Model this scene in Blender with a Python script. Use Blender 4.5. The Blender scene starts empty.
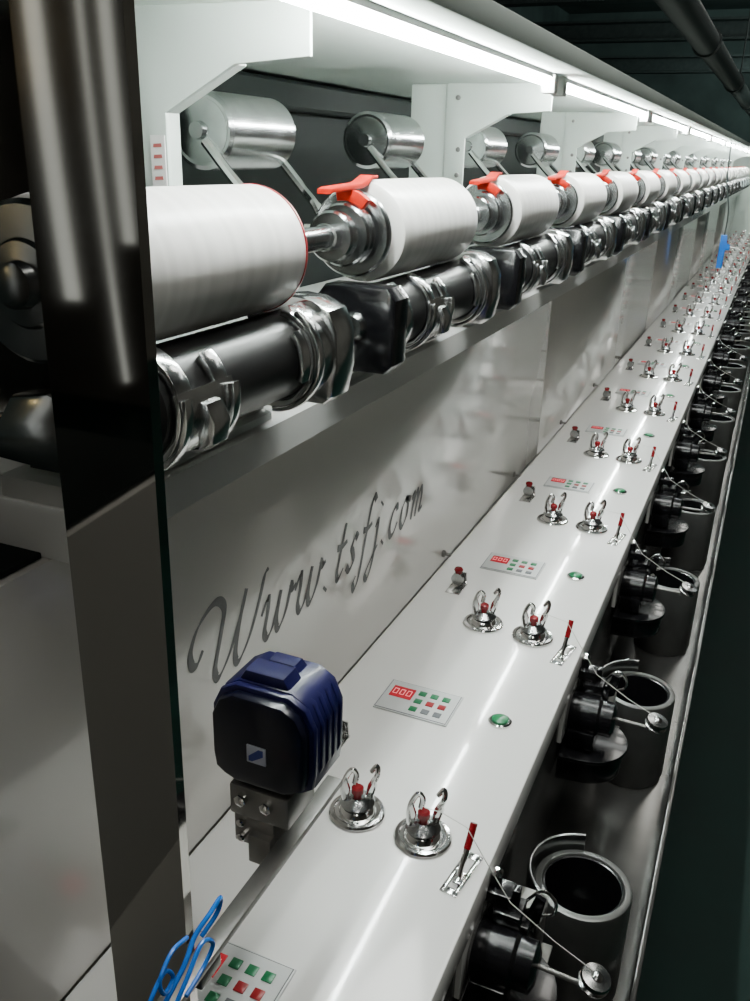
import bpy, bmesh, math, random
from mathutils import Vector, Matrix
random.seed(7)
C = bpy.context.scene.collection
PI = math.pi
R = math.radians

# ------------------------------------------------------------ materials
def mat(name, col, rough=.5, metal=0, coat=0, var=.06, scale=25, bump=0, emis=None, estr=0, rvar=.05, spec=.5):
    m = bpy.data.materials.new(name); m.use_nodes = True
    nt = m.node_tree; n = nt.nodes; l = nt.links
    b = n['Principled BSDF']
    tc = n.new('ShaderNodeTexCoord')
    nz = n.new('ShaderNodeTexNoise'); nz.inputs['Scale'].default_value = scale; nz.inputs['Detail'].default_value = 4
    l.new(tc.outputs['Object'], nz.inputs['Vector'])
    rp = n.new('ShaderNodeValToRGB')
    c0 = [max(0, c*(1-var)) for c in col]; c1 = [min(1, c*(1+var)) for c in col]
    rp.color_ramp.elements[0].color = (*c0, 1); rp.color_ramp.elements[1].color = (*c1, 1)
    rp.color_ramp.elements[0].position = .3; rp.color_ramp.elements[1].position = .7
    l.new(nz.outputs['Fac'], rp.inputs['Fac']); l.new(rp.outputs['Color'], b.inputs['Base Color'])
    mr = n.new('ShaderNodeMapRange'); mr.inputs['To Min'].default_value = max(.02, rough-rvar); mr.inputs['To Max'].default_value = rough+rvar
    l.new(nz.outputs['Fac'], mr.inputs['Value']); l.new(mr.outputs['Result'], b.inputs['Roughness'])
    b.inputs['Metallic'].default_value = metal
    b.inputs['Specular IOR Level'].default_value = spec
    b.inputs['Coat Weight'].default_value = coat; b.inputs['Coat Roughness'].default_value = .06
    if bump:
        bp = n.new('ShaderNodeBump'); bp.inputs['Strength'].default_value = bump; bp.inputs['Distance'].default_value = .002
        l.new(nz.outputs['Fac'], bp.inputs['Height']); l.new(bp.outputs['Normal'], b.inputs['Normal'])
    if emis:
        b.inputs['Emission Color'].default_value = (*emis, 1); b.inputs['Emission Strength'].default_value = estr
    return m
white = mat('white_enamel', (.88,.88,.85), .18, coat=.8, var=.015, scale=4)
panelw = mat('panel_enamel', (.68,.66,.62), .14, coat=.6, var=.015, scale=3, rvar=.02)
shelfw = mat('shelf_paint', (.57,.64,.59), .4, var=.03, scale=5)
chrome = mat('chrome', (.80,.80,.79), .12, metal=1, var=.03)
castal = mat('polished_casting', (.82,.83,.83), .17, metal=1, var=.04, scale=30, rvar=.03)
pillarm = mat('polished_steel', (.40,.385,.36), .05, metal=1, var=.03, scale=6, rvar=.02)
platem = mat('smoked_steel', (.18,.17,.155), .16, metal=1, var=.25, scale=9, rvar=.06)
brushed = mat('brushed_steel', (.50,.51,.51), .22, metal=1, var=.1, scale=60)
drumm = mat('drum_steel', (.50,.51,.51), .2, metal=1, var=.1, scale=40)
cast = mat('cast_grey', (.20,.195,.185), .4, metal=.6, var=.1, scale=50)
clampm = mat('clamp_grey', (.27,.26,.245), .32, metal=.6, var=.1)
black = mat('black_gloss', (.006,.006,.007), .2, coat=.25)
rubber = mat('black_rubber', (.005,.0047,.0047), .40, scale=8, coat=.05)
dark = mat('dark_paint', (.009,.012,.011), .6, var=.2, spec=.1)
pipem = mat('pipe_paint', (.035,.045,.043), .5, var=.2)
redp = mat('red_plastic', (.30,.006,.010), .3)
reddk = mat('dark_red_plastic', (.22,.004,.008), .25)
orange = mat('orange_plastic', (.52,.014,.003), .4, spec=.2)
greenp = mat('green_plastic', (.005,.17,.06), .3)
navy = mat('navy_plastic', (.006,.006,.058), .36, coat=.1)
navyd = mat('dark_navy_plastic', (.0025,.003,.012), .3, coat=.15)
bluet = mat('blue_tube', (.01,.17,.70), .25)
ink = mat('grey_ink', (.035,.035,.035), .4)
paper = mat('sticker_white', (.8,.8,.78), .5)
faint = mat('faint_red_print', (.45,.12,.11), .5)
keyface = mat('keypad_foil', (.62,.64,.63), .35)
greyp = mat('grey_key', (.12,.13,.14), .4)
display = mat('red_display', (.3,.01,.02), .2, emis=(1,.03,.05), estr=.25)
potw = mat('pot_enamel', (.13,.133,.127), .34, metal=.5, var=.2, scale=10)
rimm = mat('pot_rim', (.05,.053,.05), .3, metal=.5)
steeld = mat('trough_steel', (.13,.13,.125), .2, metal=.7, var=.3, scale=8)
led = mat('lamp_tube', (1,1,1), .4, emis=(.93,1,.97), estr=200)
lampm = mat('ceiling_lamp_glow', (1,1,1), .4, emis=(1,.97,.9), estr=9)
stripm = mat('reflect_strip_glow', (.8,.8,.8), .4, emis=(.95,1,.95), estr=.9)  # glow of the added strips that the column mirrors
warmm = mat('warm_glow', (.8,.7,.5), .4, emis=(1,.75,.35), estr=14)
floorm = mat('green_floor', (.004,.019,.015), .5, var=.3, scale=3, rvar=.08, spec=.12)
wallm = mat('dark_wall', (.07,.10,.095), .7, var=.35, scale=2)
beige = mat('grey_wall', (.08,.072,.06), .7, var=.3, scale=2)
ceilm = mat('dark_ceiling', (.06,.085,.08), .8, var=.3, scale=2)
thread = mat('white_thread', (.6,.6,.56), .6)
def yarn_mat():
    m = mat('white_yarn', (.86,.84,.80), .32, var=.03, scale=12)
    nt = m.node_tree; n = nt.nodes; l = nt.links; b = n['Principled BSDF']
    b.inputs['Sheen Weight'].default_value = .1
    w = n.new('ShaderNodeTexWave'); w.wave_type = 'BANDS'; w.bands_direction = 'Y'
    w.inputs['Scale'].default_value = 14; w.inputs['Distortion'].default_value = 7; w.inputs['Detail'].default_value = 5; w.inputs['Detail Scale'].default_value = 2.5
    tc = [x for x in n if x.type == 'TEX_COORD'][0]
    mp = n.new('ShaderNodeMapping'); mp.inputs['Scale'].default_value = (.15,1,.15)
    l.new(tc.outputs['Object'], mp.inputs['Vector']); l.new(mp.outputs['Vector'], w.inputs['Vector'])
    mx = n.new('ShaderNodeMix'); mx.data_type = 'RGBA'
    mx.inputs[6].default_value = (.92,.90,.86,1); mx.inputs[7].default_value = (.76,.74,.70,1)
    rp = n.new('ShaderNodeMath'); rp.operation = 'MULTIPLY'; rp.inputs[1].default_value = .5
    l.new(w.outputs['Fac'], rp.inputs[0]); l.new(rp.outputs[0], mx.inputs[0]); l.new(mx.outputs[2], b.inputs['Base Color'])
    return m
yarnm = yarn_mat()

# ------------------------------------------------------------ mesh helpers
def box(bm, x0, x1, y0, y1, z0, z1, bev=0, M=None):
    r = bmesh.ops.create_cube(bm, size=1)
    vs = r['verts']
    bmesh.ops.scale(bm, verts=vs, vec=(abs(x1-x0), abs(y1-y0), abs(z1-z0)))
    T = Matrix.Translation(((x0+x1)/2, (y0+y1)/2, (z0+z1)/2))
    if bev:
        es = list({e for v in vs for e in v.link_edges})
        g = bmesh.ops.bevel(bm, geom=es, offset=bev, segments=2, affect='EDGES', profile=.5)
        vs = list({v for f in g['faces'] for v in f.verts} | {v for v in vs if v.is_valid})
    bmesh.ops.transform(bm, matrix=(M @ T) if M else T, verts=vs)
    return bm
def lathe(bm, prof, axis='Z', o=(0,0,0), seg=32, caps=True, d=None):
    if d is None: d = {'X': (1,0,0), 'Y': (0,1,0), 'Z': (0,0,1)}[axis]
    d = Vector(d).normalized()
    a = d.orthogonal().normalized(); b = d.cross(a)
    o = Vector(o); rings = []
    for t, r in prof:
        rings.append([bm.verts.new(o + d*t + (a*math.cos(2*PI*i/seg) + b*math.sin(2*PI*i/seg))*max(r, 1e-5)) for i in range(seg)])
    for p, q in zip(rings, rings[1:]):
        for i in range(seg):
            bm.faces.new((p[i], p[(i+1) % seg], q[(i+1) % seg], q[i]))
    if caps:
        bm.faces.new(list(reversed(rings[0]))); bm.faces.new(rings[-1])
    return bm
def cyl(bm, p0, p1, r, seg=20, r1=None):
    p0 = Vector(p0); p1 = Vector(p1); L = (p1-p0).length
    return lathe(bm, [(0, r), (L, r if r1 is None else r1)], o=p0, d=p1-p0, seg=seg)
def crom(pts, n=8):
    P = [Vector(p) for p in pts]; out = []
    for i in range(len(P)-1):
        p0 = P[max(i-1, 0)]; p1 = P[i]; p2 = P[i+1]; p3 = P[min(i+2, len(P)-1)]
        for k in range(n):
            t = k/n
            out.append(.5*((2*p1) + (p2-p0)*t + (2*p0-5*p1+4*p2-p3)*t*t + (3*p1-p0-3*p2+p3)*t**3))
    out.append(P[-1]); return out
def tube(bm, pts, r, seg=8, flat=1.0, smooth=6):
    P = crom(pts, smooth) if smooth else [Vector(p) for p in pts]
    rings = []; prev = None
    for i, p in enumerate(P):
        t = (P[min(i+1, len(P)-1)] - P[max(i-1, 0)]).normalized()
        if prev is None: a = t.orthogonal().normalized()
        else:
            a = prev - t*prev.dot(t); a = a.normalized() if a.length > 1e-6 else t.orthogonal().normalized()
        prev = a; b = t.cross(a)
        rings.append([bm.verts.new(p + a*math.cos(2*PI*k/seg)*r + b*math.sin(2*PI*k/seg)*r*flat) for k in range(seg)])
    for p, q in zip(rings, rings[1:]):
        for i in range(seg): bm.faces.new((p[i], p[(i+1) % seg], q[(i+1) % seg], q[i]))
    bm.faces.new(list(reversed(rings[0]))); bm.faces.new(rings[-1]); return bm
def prism(bm, pts, plane, t0, t1, bev=0):
    def mk(p, t):
        return {'XZ': (p[0], t, p[1]), 'YZ': (t, p[0], p[1]), 'XY': (p[0], p[1], t)}[plane]
    a = [bm.verts.new(mk(p, t0)) for p in pts]; b = [bm.verts.new(mk(p, t1)) for p in pts]
    n = len(pts); fs = [bm.faces.new(a), bm.faces.new(list(reversed(b)))]
    for i in range(n): fs.append(bm.faces.new((a[i], b[i], b[(i+1) % n], a[(i+1) % n])))
    bmesh.ops.recalc_face_normals(bm, faces=fs)
    if bev:
        es = list({e for f in fs[:2] for e in f.edges})
        bmesh.ops.bevel(bm, geom=es, offset=bev, segments=2, affect='EDGES', profile=.5)
    return bm
def sector(bm, ri, ro, a0, a1, y0, y1, n=7, bev=.0012, o=(0,0)):
    """casting wall bent round the Y axis"""
    A = [R(a0+(a1-a0)*i/n) for i in range(n+1)]
    pts = [(o[0]+ro*math.cos(a), o[1]+ro*math.sin(a)) for a in A] + [(o[0]+ri*math.cos(a), o[1]+ri*math.sin(a)) for a in reversed(A)]
    return prism(bm, pts, 'XZ', y0, y1, bev)
def B(): return bmesh.new()
def obj(name, bm, m, parent=None, loc=(0,0,0), sharp=35):
    bmesh.ops.recalc_face_normals(bm, faces=bm.faces[:])
    me = bpy.data.meshes.new(name); bm.to_mesh(me); bm.free()
    me.shade_smooth(); me.set_sharp_from_angle(angle=R(sharp))
    me.materials.append(m)
    o = bpy.data.objects.new(name, me); C.objects.link(o)
    if parent: o.parent = parent
    o.location = loc
    return o
def tag(o, label, cat, group=None):
    o['label'] = label; o['category'] = cat
    if group: o['group'] = group
    return o
def thing(name, label, cat, loc=(0,0,0), group=None):
    o = bpy.data.objects.new(name, None); C.objects.link(o); o.empty_display_size = .05
    o.location = loc; return tag(o, label, cat, group)
def struct(name, bm, m, loc=(0,0,0)):
    o = obj(name, bm, m, None, loc); o['kind'] = 'structure'; return o
def dup(root, dy, label):
    kids = list(root.children)
    r = root.copy(); C.objects.link(r); r.location = Vector(root.location) + Vector((0, dy, 0)); r['label'] = label
    for ch in kids:
        c = ch.copy(); C.objects.link(c); c.parent = r
        for g in list(ch.children):
            d = g.copy(); C.objects.link(d); d.parent = c
    return r
ORD = ['first','second','third','fourth','fifth','sixth','seventh','eighth','ninth','tenth','eleventh','twelfth','thirteenth','fourteenth','fifteenth','sixteenth','seventeenth','eighteenth','nineteenth','twentieth','twenty-first','twenty-second']
NU = 21; P = .45
def series(root, fmt, n=NU, step=P):
    root['label'] = fmt.format(o=ORD[0])
    return [root] + [dup(root, step*k, fmt.format(o=ORD[k])) for k in range(1, n)]
def drop(root, *names):
    for c in list(root.children):
        if c.name.split('.')[0] in names:
            for g in list(c.children): bpy.data.objects.remove(g)
            bpy.data.objects.remove(c)
YE = 10.05   # far end of the machine
YS = .386    # near end of the machine bed, behind the column
DZ = -.65    # console top

# ------------------------------------------------------------ room
FZ = -1.42
b = B(); box(b, -3.2, 2.6, -2.5, 14, FZ-.1, FZ); struct('floor', b, floorm)
b = B(); box(b, -3.2, 2.6, -2.5, 14, 1.9, 2.0); struct('ceiling', b, ceilm)
b = B(); box(b, -3.2, 2.6, 14, 14.1, FZ, 1.9); struct('wall_back', b, wallm)
b = B(); box(b, -3.3, -3.2, -2.5, 14, FZ, 1.9); struct('wall_left', b, wallm)
b = B(); box(b, 2.6, 2.7, -2.5, 14, FZ, 1.9); struct('wall_right', b, beige)
b = B(); box(b, -3.2, 2.6, -2.6, -2.5, FZ, 1.9); struct('wall_front', b, beige)
# unseen glowing strips added behind the viewer to streak the steel column's reflection
for i, (x0, x1, z0) in enumerate(((-2.60,-2.55,-.6),(-2.71,-2.69,-1.3),(-2.98,-2.90,-.9))):
    b = B(); box(b, x0, x1, -2.5, -2.485, z0, 1.7, .002); struct('reflect_strip_%d' % (i+1), b, stripm)
for i, (y, z, s) in enumerate(((-2.3,.16,.07),(-2.2,.40,.09))):  # unseen warm lights added to glint in the dark end plate
    t = thing('reflect_light', '%s small warm light added behind the camera for the steel plate to mirror' % ORD[i], 'lamp', (-3.2, y, z), 'warm lights added for reflections')
    b = B(); box(b, 0,.02,-s,s,-s*.6,s*.6,.004); obj('back_plate', b, dark, t)
    b = B(); lathe(b, [(.02,s*.5),(.05,s*.45),(.07,s*.2)], 'X', seg=20); obj('globe', b, warmm, t)
for i, y in enumerate((-1.2, 1.2, 3.6, 6.0, 8.4, 10.8)):
    t = thing('ceiling_lamp', '%s fluorescent ceiling lamp above the aisle, counted from the near wall' % ORD[i], 'lamp', (.55, y, 1.9), 'ceiling lamps over the aisle')
    b = B(); prism(b, [(-.16,0),(-.12,-.07),(.12,-.07),(.16,0)], 'XZ', -.65, .65); obj('housing', b, shelfw, t)
    b = B(); box(b, -.11,.11,-.62,.62,-.078,-.0705, .002); obj('diffuser', b, lampm, t)

# ------------------------------------------------------------ machine body
b = B(); box(b, -.80, -.172, YS, YE, FZ, DZ-.041, .004); tag(obj('machine_base', b, white), 'long white base cabinet under the control deck', 'machine base')
b = B(); box(b, -.4295, -.154, YS, YE, DZ-.04, DZ, .004)
deck = tag(obj('control_deck', b, white), 'long white glossy control deck carrying the keypads and yarn tensioners', 'control deck')
for y in (.86, 1.31, 1.76, 2.21, 2.66, 3.11):
    b = B(); lathe(b, [(0,.006),(.004,.006),(.006,.003),(.014,.003),(.014,.001)], 'X', (-.4295, y, DZ+.02), 12); obj('screw', b, cast, deck)
joints = [.12, 1.975, 3.8, 5.6, 7.4, YE]
panels = []
RZ = -.232   # top of the roller ledge
for i in range(5):
    y0, y1 = joints[i]+.0015, joints[i+1]-.0015
    b = B(); prism(b, [(-.43,-.6495),(-.43,-.2725),(-.445,-.2725),(-.445,-.6495)], 'XZ', y0, y1, .001)
    lab = 'white glossy back panel with grey script lettering' if i == 0 else 'plain white glossy back panel, %s from the chrome column' % ORD[i]
    panels.append(tag(obj('back_panel', b, panelw), lab, 'panel', 'white panels behind the control deck'))
b = B(); box(b, -.445,-.43,.12,YS-.002,FZ,-.651,.001); tag(obj('side_sheet', b, panelw), 'plain pale sheet low down to the left of the chrome column', 'panel')
b = B(); prism(b, [(-.785,RZ),(-.404,RZ),(-.396,RZ-.004),(-.396,RZ-.036),(-.404,RZ-.040),(-.785,RZ-.040)], 'XZ', .43, YE, .001)
tag(obj('roller_rail', b, white), 'white horizontal ledge carrying the black drive rollers', 'ledge')
b = B(); box(b, -.785,-.436,.12,.4285,-.2715,-.2670,.001); tag(obj('cover_sheet', b, dark), 'dark cover sheet to the left of the chrome column', 'cover')
b = B(); box(b, -.80,-.79,YS,YE,-.68,.14); tag(obj('rear_panel', b, dark), 'dark grey rear sheet behind the drums and uprights', 'panel')
b = B(); prism(b, [(-.789,.062),(-.745,.062),(-.74,.067),(-.74,.10),(-.745,.105),(-.789,.105)], 'XZ', .51, YE); tag(obj('rear_beam', b, dark), 'dark horizontal beam fixed along the rear sheet', 'beam')

# script lettering on the first panel
L = {
 'W': ([[(-.45,1.05),(-.62,.8),(-.85,.85),(-.98,1.25),(-.75,1.75),(-.15,2.05),(.3,1.75),(.28,1.0),(.22,.3),(.45,0),(.85,.45),(1.15,1.2),(1.3,1.85)],[(1.3,1.85),(1.15,1.1),(1.12,.3),(1.35,0),(1.75,.45),(2.05,1.25),(2.18,1.85),(2.35,2.0)]], 2.25),
 'w': ([[(-.1,.75),(.15,1.15),(.22,.75),(.18,.25),(.38,0),(.65,.3),(.85,1.1)],[(.85,1.1),(.78,.35),(.98,0),(1.3,.4),(1.45,1.15)],[(1.42,1.08),(1.55,.88),(1.75,.95)]], 1.68),
 't': ([[(.5,1.7),(.35,.9),(.25,.25),(.4,0),(.7,.25)],[(.05,1.05),(.4,1.0),(.75,1.08)]], .85),
 's': ([[(-.05,.2),(.2,0),(.45,.2),(.35,.5),(.2,.75),(.4,1.05),(.6,.9)]], .8),
 'f': ([[(.85,1.75),(.65,1.95),(.45,1.5),(.3,.5),(.15,-.5),(-.1,-.85),(-.25,-.6),(-.1,-.4)],[(.05,1.0),(.4,.96),(.75,1.05)]], .85),
 'j': ([[(.1,.8),(.3,1.0),(.3,.4),(.2,-.4),(-.05,-.85),(-.3,-.65),(0,-.3),(.5,.1)],[(.42,1.45),(.47,1.52)]], .65),
 'c': ([[(.6,.8),(.5,1.0),(.2,.85),(.05,.4),(.2,.02),(.5,.05),(.75,.35)]], .85),
 'o': ([[(.4,1.0),(.1,.7),(.1,.2),(.35,0),(.65,.3),(.65,.8),(.4,1.0),(.9,.85)]], .95),
 'm': ([[(-.05,.75),(.12,1.0),(.15,.5),(.1,0)],[(.12,.4),(.4,1.0),(.55,.7),(.5,0)],[(.52,.4),(.8,1.0),(.98,.7),(.92,.15),(1.2,.2)]], 1.3),
 '.': ([[(.1,.0),(.16,.08)]], .5)}
def lettering(txt, y, z, s, par):
    b = B(); x = 0; slant = .28; nib = R(38); lift = 0
    for ch in txt:
        for st in L[ch][0]:
            pts = crom([(p[0], p[1], 0) for p in st], 8); prev = None
            lift += 1e-5
            for i, p in enumerate(pts):
                d = pts[min(i+1, len(pts)-1)] - pts[max(i-1, 0)]
                dx = d.x + d.y*slant; a = math.atan2(d.y, dx)
                w = .036 + .10*abs(math.sin(a-nib))
                if len(st) == 2: w = .15
                px = x + p.x + p.y*slant; n = Vector((-math.sin(a), math.cos(a)))*w
                q = [b.verts.new((-.4296+lift, y+(px+n.x)*s, z-.045*px*s+(p.y+n.y)*s)), b.verts.new((-.4296+lift, y+(px-n.x)*s, z-.045*px*s+(p.y-n.y)*s))]
                if prev: b.faces.new((prev[0], prev[1], q[1], q[0]))
                prev = q
        x += L[ch][1] + .14
    o = obj('lettering', b, ink, par); return o
lettering('Www.tsfj.com', .612, -.483, .0405, panels[0])

# lower tier
b = B(); box(b, -.170,-.165,YS,YE,-.944,-.692,.001); tag(obj('skirt_panel', b, steeld), 'grey steel skirt below the front edge of the deck', 'panel')
b = B(); box(b, -.17,-.008,YS,YE,-.955,-.945,.001); tag(obj('pot_shelf', b, steeld), 'flat steel shelf on which the pots stand', 'shelf')
b = B(); box(b, -.0075,0,YS,YE,-.955,-.90,.002); tag(obj('kick_strip', b, steeld), 'narrow upright steel strip along the aisle side of the pots', 'strip')
b = B(); box(b, -.16,-.02,YS,YE,FZ,-.956,.004); tag(obj('pot_plinth', b, dark), 'dark plinth holding up the row of pots', 'plinth')

# shelf + uprights
b = B(); box(b, -.788,-.275,.42,YE,.11,.135,.003)
tag(obj('overhead_shelf', b, shelfw), 'pale green-grey overhead shelf above the yarn packages', 'shelf')
for j in range(11):
    y = .695 if j == 0 else 1.515+.9*(j-1)
    t = thing('upright', '%s white upright with shelf bracket from the chrome column' % ORD[j], 'upright', (-.565, y, RZ), 'uprights under the shelf')
    H = .11-RZ
    b = B(); box(b, -.035,.035,0,.06,0,H,.003); obj('post', b, shelfw, t)
    b = B(); prism(b, [(.03,H-.172),(.065,H-.172),(.065,H-.082),(.135,H-.045),(.205,H-.04),(.205,H),(.03,H)], 'XZ', -.005, 0, .0008)
    prism(b, [(.065,H-.082),(.135,H-.045),(.135,H-.042),(.065,H-.079)], 'XZ', 0, .014)
    g = obj('gusset', b, shelfw, t)
    for (x, z) in ((.055,H-.14),(.055,H-.10),(.05,H-.021)):
        b = B(); lathe(b, [(0,.004),(.003,.004),(.004,.002)], 'Y', (x,-.005,z), 10, d=(0,-1,0)); obj('screw', b, cast, g)
    if j == 0:
        drop(g, 'screw')
        b = B(); box(b, .0485,.0635,-.0065,-.0052,H-.145,H-.100); s = obj('sticker', b, paper, t)
        for k in range(4):
            b = B(); prism(b, [(.0515,H-.110-k*.009),(.0605,H-.1095-k*.009),(.0600,H-.1065-k*.009),(.0520,H-.107-k*.009)], 'XZ', -.0071, -.0065); obj('print', b, faint, s)
for j in range(10):
    y0 = .45+.94*j
    t = thing('tube_lamp', '%s bright white tube lamp under the shelf edge from the chrome column' % ORD[j], 'lamp', (-.325, y0, .11), 'tube lamps under the shelf')
    b = B(); box(b, -.006,.006,0,.90,-.006,0,.001); obj('housing', b, paper, t)
    b = B(); cyl(b, (0,.02,-.0125),(0,.88,-.0125),.0050,14); obj('tube', b, led, t)
    for yy in (0, .88):
        b = B(); box(b, -.010,.010,yy,yy+.02,-.026,0,.003); obj('end_socket', b, paper, t)

# ------------------------------------------------------------ chrome column: flat folded channel facing the viewer
t = thing('column', 'wide flat mirror-polished steel column in the near left foreground', 'column', (-.3115, .3585, FZ))
b = B(); prism(b, [(-.0325,0),(.0325,0),(.0325,.008),(.0310,.008),(.0310,.0015),(-.0310,.0015),(-.0310,.008),(-.0325,.008)], 'XY', .008, 3.3, .0003); obj('shaft', b, pillarm, t)
b = B(); box(b, -.05,.05,-.05,.0255,0,.008,.001); obj('base_plate', b, brushed, t)
b = B(); box(b, -.785,-.468,.50,.505,RZ+.0005,.1095,.001); tag(obj('end_plate', b, platem), 'dark polished steel plate at far left behind the column', 'plate')

# ------------------------------------------------------------ yarn packages and holders
XB, ZB = -.39, -.075
t = thing('yarn_package', '', 'yarn package', (XB, .530, ZB), 'yarn packages along the machine')
b = B(); prof = [(-.1225,.024),(-.1225,.045),(-.120,.0488),(-.115,.0499),(-.06,.0502),(0,.0504),(.06,.0502),(.115,.0499),(.120,.0488),(.1225,.045),(.1225,.024)]
lathe(b, prof, 'Y', seg=64, caps=True); obj('yarn', b, yarnm, t)
b = B(); lathe(b, [(-.128,.018),(-.128,.0235),(.128,.0235),(.128,.018)], 'Y', seg=32); obj('core', b, cast, t)
series(t, '{o} white yarn package on its core counting away from the chrome column')
b = B(); lathe(b, [(.1150,.0495),(.1155,.0506),(.1180,.0503),(.1185,.0490)], 'Y', seg=56, caps=False); obj('edge_band', b, redp, t)
t = thing('package_holder', '', 'holder', (XB, .530, ZB), 'chromed holders gripping the yarn packages')
b = B()
lathe(b, [(-.205,.008),(-.203,.013),(-.192,.013),(-.192,.022),(-.190,.024),(-.180,.024),(-.178,.016),(-.168,.016),(-.168,.028),(-.166,.030),(-.160,.030),(-.158,.027),(-.156,.027),(-.154,.030),(-.150,.030),(-.149,.021),(-.146,.021),(-.146,.040),(-.144,.042),(-.139,.042),(-.137,.040),(-.136,.036),(-.1285,.036)], 'Y', seg=44)
obj('near_chuck', b, brushed, t)
b = B(); lathe(b, [(.1285,.014),(.1285,.024),(.136,.024),(.138,.016),(.150,.016),(.150,.026),(.152,.028),(.160,.028),(.162,.026),(.162,.018),(.176,.018),(.178,.011),(.244,.011),(.2445,.009)], 'Y', seg=32); obj('far_chuck', b, brushed, t)
b = B()
prism(b, [(-.214,.0395),(-.205,.0405),(-.175,.0415),(-.145,.0430),(-.134,.0445),(-.118,.0515),(-.106,.0520),(-.106,.0548),(-.120,.0552),(-.138,.0495),(-.147,.0480),(-.177,.0468),(-.207,.0455),(-.214,.0440)], 'YZ', -.003, .012, .0015)
sector(b, .0320,.0435,50,100,-.166,-.158,6,.0010)
obj('handle', b, orange, t)
DX, DZZ = -.15, .092
b = B()
tube(b, [(DX+.006,-.200,DZZ-.01),(DX+.05,-.207,.04),(-.052,-.225,.012),(-.03,-.220,-.01)], .0052, 8, smooth=4)
tube(b, [(DX+.006,-.060,DZZ-.02),(DX+.05,-.075,.035),(-.055,-.132,.022),(-.04,-.138,.0)], .0052, 8, smooth=4)
tube(b, [(-.042,-.225,0),(-.046,-.19,.0),(-.042,-.138,.0)], .0050, 8, smooth=3)
box(b, -.045,-.008,-.180,-.172,-.008,.008,.001)
obj('arm', b, chrome, t)
b = B(); lathe(b, [(-.197,.012),(-.197,.033),(-.194,.037),(-.070,.037),(-.067,.033),(-.067,.012)], 'Y', (DX,0,DZZ), 40); d = obj('drum', b, drumm, t)
b = B(); lathe(b, [(-.207,.006),(-.207,.008),(-.200,.009),(-.1975,.030),(-.197,.030)], 'Y', (DX,0,DZZ), 24); obj('end_boss', b, drumm, d)
hs = series(t, '{o} chromed package holder with orange handle and steel drum from the column')
for k, h in enumerate(hs):
    for c in h.children:
        if c.name.startswith(('drum','arm')): c.location.y = .02 if k <= 1 else -.030
drop(t, 'handle', 'near_chuck', 'arm', 'drum')
b = B(); lathe(b, [(-.146,.010),(-.145,.013),(-.138,.014),(-.137,.024),(-.1345,.026),(-.1335,.044),(-.130,.047),(-.1285,.047)], 'Y', seg=44); obj('near_chuck', b, brushed, t)
t['label'] = 'plain grey steel holder disc at far left beside the column'

# ------------------------------------------------------------ drive rollers
XR, ZR, SC = -.362, -.1565, .9
fz = (RZ-ZR)/SC
t = thing('drive_roller', '', 'roller', (XR, .522, ZR), 'black drive rollers under the yarn packages')
t.scale = (SC, 1, SC)
b = B(); lathe(b, [(-.15,.012),(-.15,.035),(-.147,.0382),(.147,.0382),(.15,.035),(.15,.012)], 'Y', seg=48); obj('roller', b, rubber, t)
# middle cradle: crisp bright casting with a hooked upper claw
b = B()
sector(b, .0388,.0455,-118,20,-.080,-.016,16,.0012)
sector(b, .0450,.0505,-100,14,-.080,-.072,12,.0012); sector(b, .0450,.0505,-100,14,-.024,-.016,12,.0012)
sector(b, .0388,.0450,16,74,-.078,-.062,8,.0012)
sector(b, .0388,.0450,16,50,-.036,-.020,6,.0012)
prism(b, [(.041,-.032),(.054,-.026),(.057,-.010),(.050,.004),(.041,.006)], 'XZ', -.058, -.038, .002)
obj('cradle', b, castal, t)
# far housing: bulky bright casting
rr = [(.034,-.050),(.044,-.042),(.050,-.014),(.049,.020),(.040,.039),(.022,.048),(.0,.050),(-.030,.046),(-.048,.030),(-.050,-.030),(-.038,-.050)]
b = B(); prism(b, rr, 'XZ', .136, .172, .004)
sector(b, .0388,.0465,-112,76,.102,.142,18,.0014)
sector(b, .0460,.0515,-90,60,.102,.110,14,.0014)
sector(b, .0388,.0455,-20,40,.084,.104,6,.0014)
obj('far_housing', b, castal, t)
b = B(); prism(b, [(x*.80, z*.80) for x, z in rr], 'XZ', .1715, .180, .003); obj('cover_plate', b, black, t)
rb = [(.036,-.050),(.046,-.040),(.048,.030),(.038,.042),(-.036,.042),(-.046,.030),(-.046,-.036),(-.036,-.050)]
b = B(); prism(b, rb, 'XZ', -.186, -.150, .003); obj('near_housing', b, black, t)
b = B(); sector(b, .0388,.0455,-110,66,-.150,-.130,16,.0014); obj('edge_frame', b, castal, t)
b = B(); lathe(b, [(-.194,.007),(-.194,.012),(-.190,.015),(-.1865,.016),(-.186,.014)], 'Y', seg=24); obj('end_boss', b, brushed, t)
b = B(); prism(b, [(-.12,fz+.0003),(-.043,fz+.0003),(-.043,fz+.008),(-.052,fz+.010),(-.052,fz+.018),(-.12,fz+.018)], 'XZ', -.17, .17, .001); obj('pedestal', b, white, t)
for nm, (y0, y1) in (('near_foot',(-.180,-.152)),('foot',(-.070,-.026)),('foot',(.134,.168))):
    b = B(); prism(b, [(-.11,fz+.0183),(-.056,fz+.0183),(-.030,-.054),(.0,-.052),(.0,-.040),(-.03,-.034),(-.10,-.038),(-.11,-.044)], 'XZ', y0, y1, .001); obj(nm, b, black, t)
series(t, '{o} black rubber drive roller in chrome housings from the chrome column')
drop(t, 'near_housing', 'end_boss', 'edge_frame', 'roller', 'near_foot', 'pedestal')
b = B(); lathe(b, [(-.088,.012),(-.088,.035),(-.085,.0382),(.147,.0382),(.15,.035),(.15,.012)], 'Y', seg=48); obj('roller', b, rubber, t)
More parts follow.
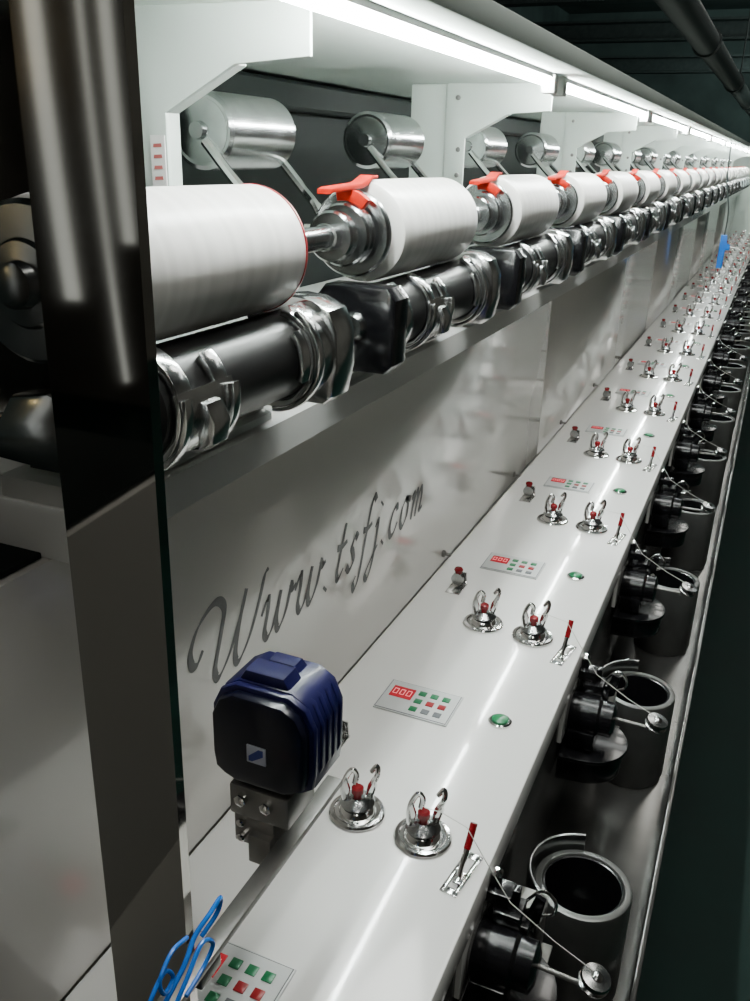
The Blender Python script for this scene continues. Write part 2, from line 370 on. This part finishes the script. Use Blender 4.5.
b = B(); prism(b, [(-.12,fz+.0003),(-.043,fz+.0003),(-.043,fz+.008),(-.052,fz+.010),(-.052,fz+.018),(-.12,fz+.018)], 'XZ', -.09, .17, .001); obj('pedestal', b, white, t)
b = B(); prism(b, [(-.125,-.040),(-.020,-.046),(-.010,-.030),(-.014,.004),(-.040,.014),(-.075,.008),(-.088,-.010),(-.125,-.016)], 'XZ', -.112, -.089, .005); obj('end_bracket', b, castal, t)

# ------------------------------------------------------------ control deck fittings
def deckthing(name, cat, x, y, grp): return thing(name, '', cat, (x, y, DZ), grp)
t = deckthing('keypad', 'keypad', -.318, .457, 'keypads on the deck')
b = B(); box(b, -.049,.049,-.034,.034,0,.0025,.0008); obj('face_plate', b, keyface, t)
b = B(); box(b, -.0475,.0475,-.0325,.0325,.0025,.0028); obj('border', b, greyp, t)
b = B(); box(b, -.0465,.0465,-.0315,.0315,.0028,.0032); obj('foil', b, keyface, t)
b = B(); box(b, -.040,-.010,-.004,.020,.0032,.0042,.0004); dsp = obj('display', b, display, t)
glow = mat('digit_glow', (1,.3,.3), .4, emis=(1,.2,.25), estr=.8)
for dx in (-.034,-.025,-.016):
    b = B()
    prism(b, [(dx-.003,.002),(dx+.003,.002),(dx+.003,.014),(dx-.003,.014),(dx-.003,.0025),(dx-.0022,.0032),(dx-.0022,.0128),(dx+.0022,.0128),(dx+.0022,.0032),(dx-.0028,.0026)], 'XY', .0042, .0045)
    obj('digit', b, glow, dsp)
for i, (x, y, m) in enumerate(((.000,.016,greenp),(.016,.016,greenp),(.032,.016,greenp),(-.000,-.002,greenp),(.016,-.002,redp),(.032,-.002,redp),(.000,-.020,greenp),(.016,-.020,greyp),(.032,-.020,greyp))):
    b = B(); box(b, x-.005,x+.005,y-.005,y+.005,.0032,.0044,.0006); k = obj('key', b, m, t)
series(t, '{o} rectangular control keypad with red display on the deck from the column')
t = deckthing('push_button', 'button', -.212, .462, 'green buttons on the deck')
b = B(); lathe(b, [(0,.0145),(.003,.0145),(.0045,.0125),(.0045,.0105),(.001,.0105)], 'Z', seg=28); obj('ring', b, chrome, t)
b = B(); lathe(b, [(.001,.0103),(.006,.0103),(.0072,.0085),(.0075,.0)], 'Z', seg=24, caps=False); obj('cap', b, greenp, t)
series(t, '{o} round green push button in steel ring on the deck from the column')
def tensioner(x, y, grp):
    t = deckthing('yarn_tensioner', 'tensioner', x, y, grp)
    b = B(); lathe(b, [(0,.029),(.003,.030),(.005,.0285),(.0055,.025),(.004,.0235),(.004,.020),(.008,.019),(.011,.016),(.011,.0)], 'Z', seg=40); obj('base_disc', b, chrome, t)
    b = B(); lathe(b, [(.011,.006),(.0135,.017),(.0150,.0185),(.0165,.0175),(.020,.009),(.022,.007)], 'Z', seg=32); obj('pressure_disc', b, brushed, t)
    b = B(); lathe(b, [(.020,.0045),(.026,.0045),(.027,.0065),(.033,.0065),(.035,.004)], 'Z', seg=18); obj('cap', b, reddk, t)
    b = B(); tube(b, [(-.010,-.006,.014),(-.014,-.005,.028),(-.013,-.002,.042),(-.008,.002,.051),(-.003,.003,.047),(-.004,.001,.036)], .0034, 8, .75)
    prism(b, [(-.017,.014),(-.009,.014),(-.007,.032),(-.011,.044),(-.016,.034)], 'XZ', -.006, -.002, .0008); obj('yarn_guide', b, chrome, t)
    b = B(); tube(b, [(.007,.006,.014),(.012,.008,.030),(.017,.012,.047),(.015,.014,.055),(.010,.012,.048)], .0032, 8, .75)
    prism(b, [(.004,.014),(.013,.014),(.018,.034),(.015,.048),(.008,.034)], 'XZ', .008, .011, .0008); obj('yarn_guide', b, chrome, t)
    return t
series(tensioner(-.304,.69,'yarn tensioners in the row nearer the back panel'), '{o} round chrome tensioner from the column in the row nearer the panel')
series(tensioner(-.228,.685,'yarn tensioners in the row nearer the deck edge'), '{o} round chrome tensioner from the column in the row nearer the edge')
t = deckthing('thread_clip', 'thread clip', -.378, .79, 'red thread clips on the deck')
b = B(); box(b, -.012,.012,-.028,.016,0,.002,.0006); prism(b, [(-.012,0),(.012,0),(.010,.022),(-.010,.022)], 'XZ', .012, .014, .0004); obj('bracket', b, chrome, t)
b = B(); lathe(b, [(0,.010),(.004,.010),(.004,.0035),(.012,.0035),(.012,.010),(.016,.009)], 'Y', (0,-.006,.016), 22); obj('disc', b, brushed, t)
b = B(); lathe(b, [(-.012,.003),(.0,.003),(0,.005),(.006,.0075),(.009,.006),(.010,.0)], 'Z', (0,0,.025), 18, caps=False); obj('cap', b, reddk, t)
series(t, '{o} small chrome thread clip with red cap beside the panel from the column')
t = deckthing('lever_switch', 'lever', -.176, .655, 'red tipped levers along the deck edge')
Mr = Matrix.Rotation(R(-8), 4, 'Z')
b = B()
for (x0,x1,y0,y1) in ((-.009,-.004,-.03,.03),(.004,.009,-.03,.03),(-.009,.009,-.03,-.022),(-.009,.009,.022,.03),(-.009,.009,-.003,.002)): box(b, x0,x1,y0,y1,0,.002,.0005,Mr)
obj('slotted_plate', b, chrome, t)
b = B(); tube(b, [(0,-.012,.001),(0,-.002,.012),(.001,.010,.026)], .0028, 8, smooth=3); box(b,-.004,.004,-.018,-.004,.001,.006,.001); obj('rod', b, chrome, t)
b = B(); tube(b, [(.001,.009,.024),(.0018,.018,.037),(.0022,.023,.045)], .0036, 10, smooth=3); obj('grip', b, reddk, t)
series(t, '{o} red tipped lever in slotted plate at the deck edge from column')

# ------------------------------------------------------------ lower tier fittings
t = thing('spindle_pot', '', 'pot', (-.080, .845, -.945), 'grey round pots below the deck')
b = B(); lathe(b, [(0,.030),(0,.053),(.01,.056),(.150,.0565),(.153,.0555),(.154,.0535),(.154,.0480),(.152,.0465),(.148,.0460),(.02,.046),(.02,.0)], 'Z', seg=48, caps=False); obj('body', b, potw, t)
b = B(); lathe(b, [(.021,.045),(.148,.0455),(.1515,.0462),(.1510,.0445),(.06,.036),(.022,.0)], 'Z', seg=36, caps=False); obj('lining', b, black, t)
b = B(); lathe(b, [(.021,.005),(.07,.005),(.07,.009),(.075,.010),(.08,.004)], 'Z', seg=14); obj('spindle', b, rimm, t)
b = B(); po = [(.066*math.cos(R(a)), .066*math.sin(R(a))) for a in range(100, 231, 10)]; pi_ = [(.0620*math.cos(R(a)), .0620*math.sin(R(a))) for a in range(230, 99, -10)]
prism(b, po+pi_, 'XY', .105, .170, .001); obj('collar', b, brushed, t)
series(t, '{o} grey round pot with black opening beneath the deck from the near end')
t = thing('yarn_feeder', '', 'yarn feeder', (-.165, .665, -.72), 'black yarn feeders below the deck edge')
b = B(); prism(b, [(-.045,-.05),(.03,-.05),(.03,.018),(.015,.03),(-.045,.03)], 'YZ', 0, .006, .001); obj('mounting_plate', b, white, t)
b = B(); lathe(b, [(.006,.022),(.010,.029),(.048,.029),(.052,.025),(.068,.025),(.072,.016)], 'X', (0,-.008,-.016), 28); box(b, .012,.048,-.040,.022,-.055,-.028,.002); obj('motor', b, black, t)
b = B(); box(b, .012,.022,.016,.026,-.03,.056,.001); box(b, .034,.042,.018,.028,-.02,.044,.001); box(b, .008,.055,.012,.032,-.008,.008,.001); box(b, .008,.036,.008,.032,.028,.042,.002); box(b,.020,.048,.002,.032,.010,.026,.002)
prism(b, [(.030,-.02),(.062,.000),(.066,.030),(.056,.034),(.050,.012),(.028,-.006)], 'XZ', .030, .036, .001)
lathe(b, [(.0,.010),(.004,.013),(.012,.013),(.014,.007)], 'X', (.018,.02,.022), 18); obj('tension_bracket', b, black, t)
b = B(); lathe(b, [(0,.006),(.003,.006),(.006,.002)], 'Z', (.017,.021,.056), 12); obj('guide_pin', b, chrome, t)
b = B(); tube(b, [(.046,.034,.020),(.060,.040,.034),(.074,.040,.026),(.074,.038,.012),(.062,.036,.006)], .0018, 8); obj('guide_loop', b, chrome, t)
b = B(); cyl(b, (.068,-.008,-.012),(.118,-.012,-.010),.0026,10); box(b,.112,.128,-.016,-.008,-.014,-.008,.001); obj('arm', b, cast, t)
b = B(); lathe(b, [(-.006,.006),(-.006,.014),(-.003,.015),(0,.010),(.003,.015),(.006,.014),(.007,.006),(.009,.004),(.010,0)], o=(.126,-.012,.0), d=(.25,-.1,1), seg=32, caps=False); obj('pulley', b, brushed, t)
b = B()
pts = [(.006, -.062)] + [(.035+.058*math.cos(R(a)), .058*math.sin(R(a))) for a in range(-90, 91, 12)] + [(.006,.060)]
prism(b, pts, 'XY', -.066, -.060, .001); prism(b, [(x*.95, y*.95) for x, y in pts], 'XY', -.10, -.066, .002); obj('tray', b, black, t)
b = B(); prism(b, [(.005,-.095),(.005,-.03),(.050,-.03),(.058,-.038),(.058,-.095),(.054,-.095),(.054,-.040),(.048,-.035),(.009,-.035),(.009,-.095)], 'XZ', .070, .104, .0008); box(b, .054,.070,.074,.100,-.099,-.095,.001); obj('folded_bracket', b, cast, t)
series(t, '{o} black yarn feeder with small steel pulley below the deck from near')
for k in range(8):
    dy = P*k
    b = B(); tube(b, [(-.232,.688+dy,DZ+.036),(-.178,.668+dy,DZ+.046),(-.128,.664+dy,-.673),(-.040,.655+dy,-.712)], .0005, 5, smooth=2)
    tag(obj('thread', b, thread), '%s thin thread running from the tensioner over to the feeder pulley' % ORD[k], 'thread', 'threads crossing the deck edge')

# ------------------------------------------------------------ foreground sensor on its bar
t = thing('mounting_bar', 'flat steel bar beside the column, pointing along the deck', 'bar', (-.268, .36, -.5))
b = B(); box(b, -.007,.007,-.22,.20,-.003,.003,.0006); obj('flat_bar', b, cast, t)
b = B(); box(b, -.0102,.007,-.012,.012,-.014,-.0035,.002); obj('clamp', b, cast, t)
t = thing('sensor', 'navy blue and black sensor unit on the flat steel bar', 'sensor', (-.285, .488, -.480))
sh = [(-.032,.034),(-.040,.040),(-.042,.055),(-.042,.094),(-.035,.110),(-.022,.118),(.022,.118),(.035,.110),(.042,.094),(.042,.055),(.040,.040),(.032,.034),(.022,.030),(-.022,.030)]
b = B(); prism(b, sh, 'XZ', -.012, .034, .0025)
prism(b, [(-.024,.116),(.020,.116),(.014,.126),(-.018,.126)], 'XZ', -.010, .010, .002); prism(b, [(-.018,.116),(.016,.116),(.010,.123),(-.012,.123)], 'XZ', .014, .028, .002)
for y in (-.006,.004,.014,.024): prism(b, [(.040,.046),(.0435,.056),(.0435,.092),(.036,.1095),(.030,.113),(.034,.100),(.038,.090),(.038,.052)], 'XZ', y, y+.005, .0006)
obj('case', b, navy, t)
b = B(); prism(b, [(x*1.02, .033+(z-.03)*.95) for x, z in sh], 'XZ', -.017, -.0105, .002); obj('bezel', b, navy, t)
b = B(); prism(b, [(x*.92, .037+(z-.03)*.86) for x, z in sh], 'XZ', -.026, -.014, .0035); fr = obj('front_cover', b, navyd, t)
b = B(); box(b, -.008,.008,-.0272,-.026,.060,.075,.0003); lb = obj('nameplate', b, mat('plate_silver', (.55,.57,.66), .3), fr)
b = B(); prism(b, [(-.006,.062),(-.003,.062),(.006,.068),(.006,.073),(.002,.073),(-.006,.066)], 'XZ', -.0278, -.0272); obj('emblem', b, mat('plate_navy', (.04,.06,.3), .3), lb)
b = B(); box(b, -.028,.0235,-.022,.022,.002,.030,.002); box(b, -.026,.0095,-.020,.018,-.026,.003,.002); box(b, -.010,.0095,-.026,-.018,-.036,-.010,.001)
obj('clamp_block', b, clampm, t)
for (x, z) in ((-.016,.020),(.006,.020)):
    b = B(); lathe(b, [(0,.005),(.005,.005),(.006,.003)], 'Y', (x,-.022,z), 6, d=(0,-1,0)); obj('bolt', b, chrome, t)
for (x, z) in ((-.018,-.004),(-.018,-.018)):
    b = B(); lathe(b, [(0,.0035),(.004,.0035),(.005,.002)], 'Y', (x,-.020,z), 10, d=(0,-1,0)); obj('bolt', b, chrome, t)

# blue air tubes
TB = 'blue tubes by the column'
b = B(); tube(b, [(-.262,.352,-.470),(-.259,.366,-.462),(-.257,.368,-.450),(-.256,.354,-.450),(-.258,.340,-.456),(-.256,.325,-.464),(-.258,.305,-.478),(-.262,.287,-.50),(-.27,.27,-.60),(-.28,.25,-1.0),(-.28,.25,FZ+.004)], .0016, 8)
tag(obj('air_tube', b, bluet), 'bright blue air tube curling in front of the column foot', 'tube', TB)
b = B(); tube(b, [(-.249,.316,-.476),(-.250,.336,-.474),(-.249,.346,-.464),(-.250,.336,-.454),(-.249,.318,-.464),(-.250,.304,-.478),(-.249,.290,-.50),(-.250,.275,-.60),(-.250,.27,-1.0),(-.250,.27,FZ+.004)], .0015, 8)
tag(obj('air_tube', b, bluet), 'second blue tube with a tight loop beside the flat bar', 'tube', TB)
b = B(); tube(b, [(-.256,.330,-.446),(-.257,.316,-.444),(-.256,.302,-.452),(-.255,.304,-.464),(-.256,.314,-.462),(-.257,.308,-.452),(-.256,.292,-.458),(-.256,.276,-.48),(-.255,.264,-.52),(-.240,.25,-.70),(-.236,.245,-1.0),(-.236,.245,FZ+.004)], .0014, 8)
tag(obj('air_tube', b, bluet), 'thinnest blue tube, leftmost, crossing the face of the column', 'tube', TB)

# ------------------------------------------------------------ things overhead and at the far end
t = thing('overhead_pipe', 'thick dark pipe running overhead toward the far end', 'pipe', (-.43, 2.2, .5))
b = B(); prof = [(0,.055)]
for y in (.2,2.4,4.6,6.8,9.0): prof += [(y,.055),(y,.064),(y+.03,.064),(y+.03,.055)]
lathe(b, prof+[(10.3,.055)], 'Y', seg=24); obj('pipe', b, pipem, t)
for y in (1.2, 5.2, 9.2):
    b = B(); cyl(b, (0,y,.05),(0,y,1.4),.006,8); obj('hanger', b, pipem, t)
for i, (y, z) in enumerate(((7.5,1.1),(9.5,1.05),(11.6,.95))):
    b = B(); prism(b, [(y,z),(y+.16,z),(y+.16,z+.02),(y+.09,z+.03),(y+.09,z+.15),(y+.16,z+.16),(y+.16,z+.18),(y,z+.18),(y,z+.16),(y+.07,z+.15),(y+.07,z+.03),(y,z+.02)], 'YZ', -3.2, 2.6)
    tag(obj('roof_beam', b, mat('beam_paint', (.06,.08,.078), .6, var=.2)), '%s dark steel beam crossing overhead from the near end' % ORD[i], 'beam', 'roof beams')
b = B(); tube(b, [(-.75,4.5,1.9),(-.72,4.5,1.1),(-.55,4.6,.85),(-.42,4.7,.9),(-.40,4.8,1.9)], .008, 8)
tag(obj('hanging_cable', b, pipem), 'black cable sagging from the dark ceiling above the shelf', 'cable')
t = thing('air_gun', 'small blue air gun hanging over the far deck', 'air gun', (-.24, 4.9, -.42))
b = B(); prism(b, [(-.014,.09),(.014,.09),(.018,.05),(.034,.045),(.034,.02),(.014,.018),(.012,-.07),(-.016,-.07)], 'XZ', -.012, .012, .004); obj('body', b, bluet, t)
b = B(); tube(b, [(0,0,.085),(.0,.01,.2),(-.03,.02,.35),(-.038,.02,.52)], .0035, 8); obj('hose', b, pipem, t)
b = B(); cyl(b, (.03,0,.034),(.06,0,.03),.004,10); obj('nozzle', b, chrome, t)
b = B(); box(b, -.80,-.15,YE+.002,YE+.35,FZ,.13,.01); tag(obj('drive_cabinet', b, shelfw), 'pale drive cabinet closing the far end of the machine', 'cabinet')

# ------------------------------------------------------------ world, lights, camera
w = bpy.data.worlds.new('World'); bpy.context.scene.world = w; w.use_nodes = True
w.node_tree.nodes['Background'].inputs[0].default_value = (.5,.62,.6,1); w.node_tree.nodes['Background'].inputs[1].default_value = .05
def area(loc, size, sy, power, target, col=(1,1,1)):  # added fill lamps with no fixture of their own
    l = bpy.data.lights.new('fill_light', 'AREA'); l.shape = 'RECTANGLE'; l.size = size; l.size_y = sy; l.energy = power; l.color = col
    o = bpy.data.objects.new('fill_light', l); C.objects.link(o); o.location = loc
    o.rotation_euler = (Vector(target)-Vector(loc)).to_track_quat('-Z', 'Y').to_euler()
area((.10,.9,1.7), .6, 1.2, 24, (-.25,1.2,-.5), (.98,1,.96))
area((.10,4.5,1.7), .6, 2.5, 15, (-.25,4.5,-.4), (.96,1,.97))
area((1.2,11,1.2), 1.5, 1.0, 45, (-.6,14,1.0), (.8,1,.95))  # added to lift the dim far wall
area((.8,7,.9), 1.5, 3.0, 20, (.4,8,1.9), (.8,1,.95))  # uplight added to brighten the dark ceiling

vy = Vector((415,335,-887)).normalized(); vz = Vector((65,2270,887)).normalized()
vx = vy.cross(vz).normalized(); vz = vx.cross(vy).normalized()
M3 = Matrix((vx, vy, vz))
cam = bpy.data.cameras.new('camera'); co = bpy.data.objects.new('camera', cam); C.objects.link(co)
co.matrix_world = M3.to_4x4()
cam.sensor_fit = 'VERTICAL'; cam.sensor_height = 36; cam.lens = 887/1001*36; cam.clip_start = .01; cam.clip_end = 60
bpy.context.scene.camera = co
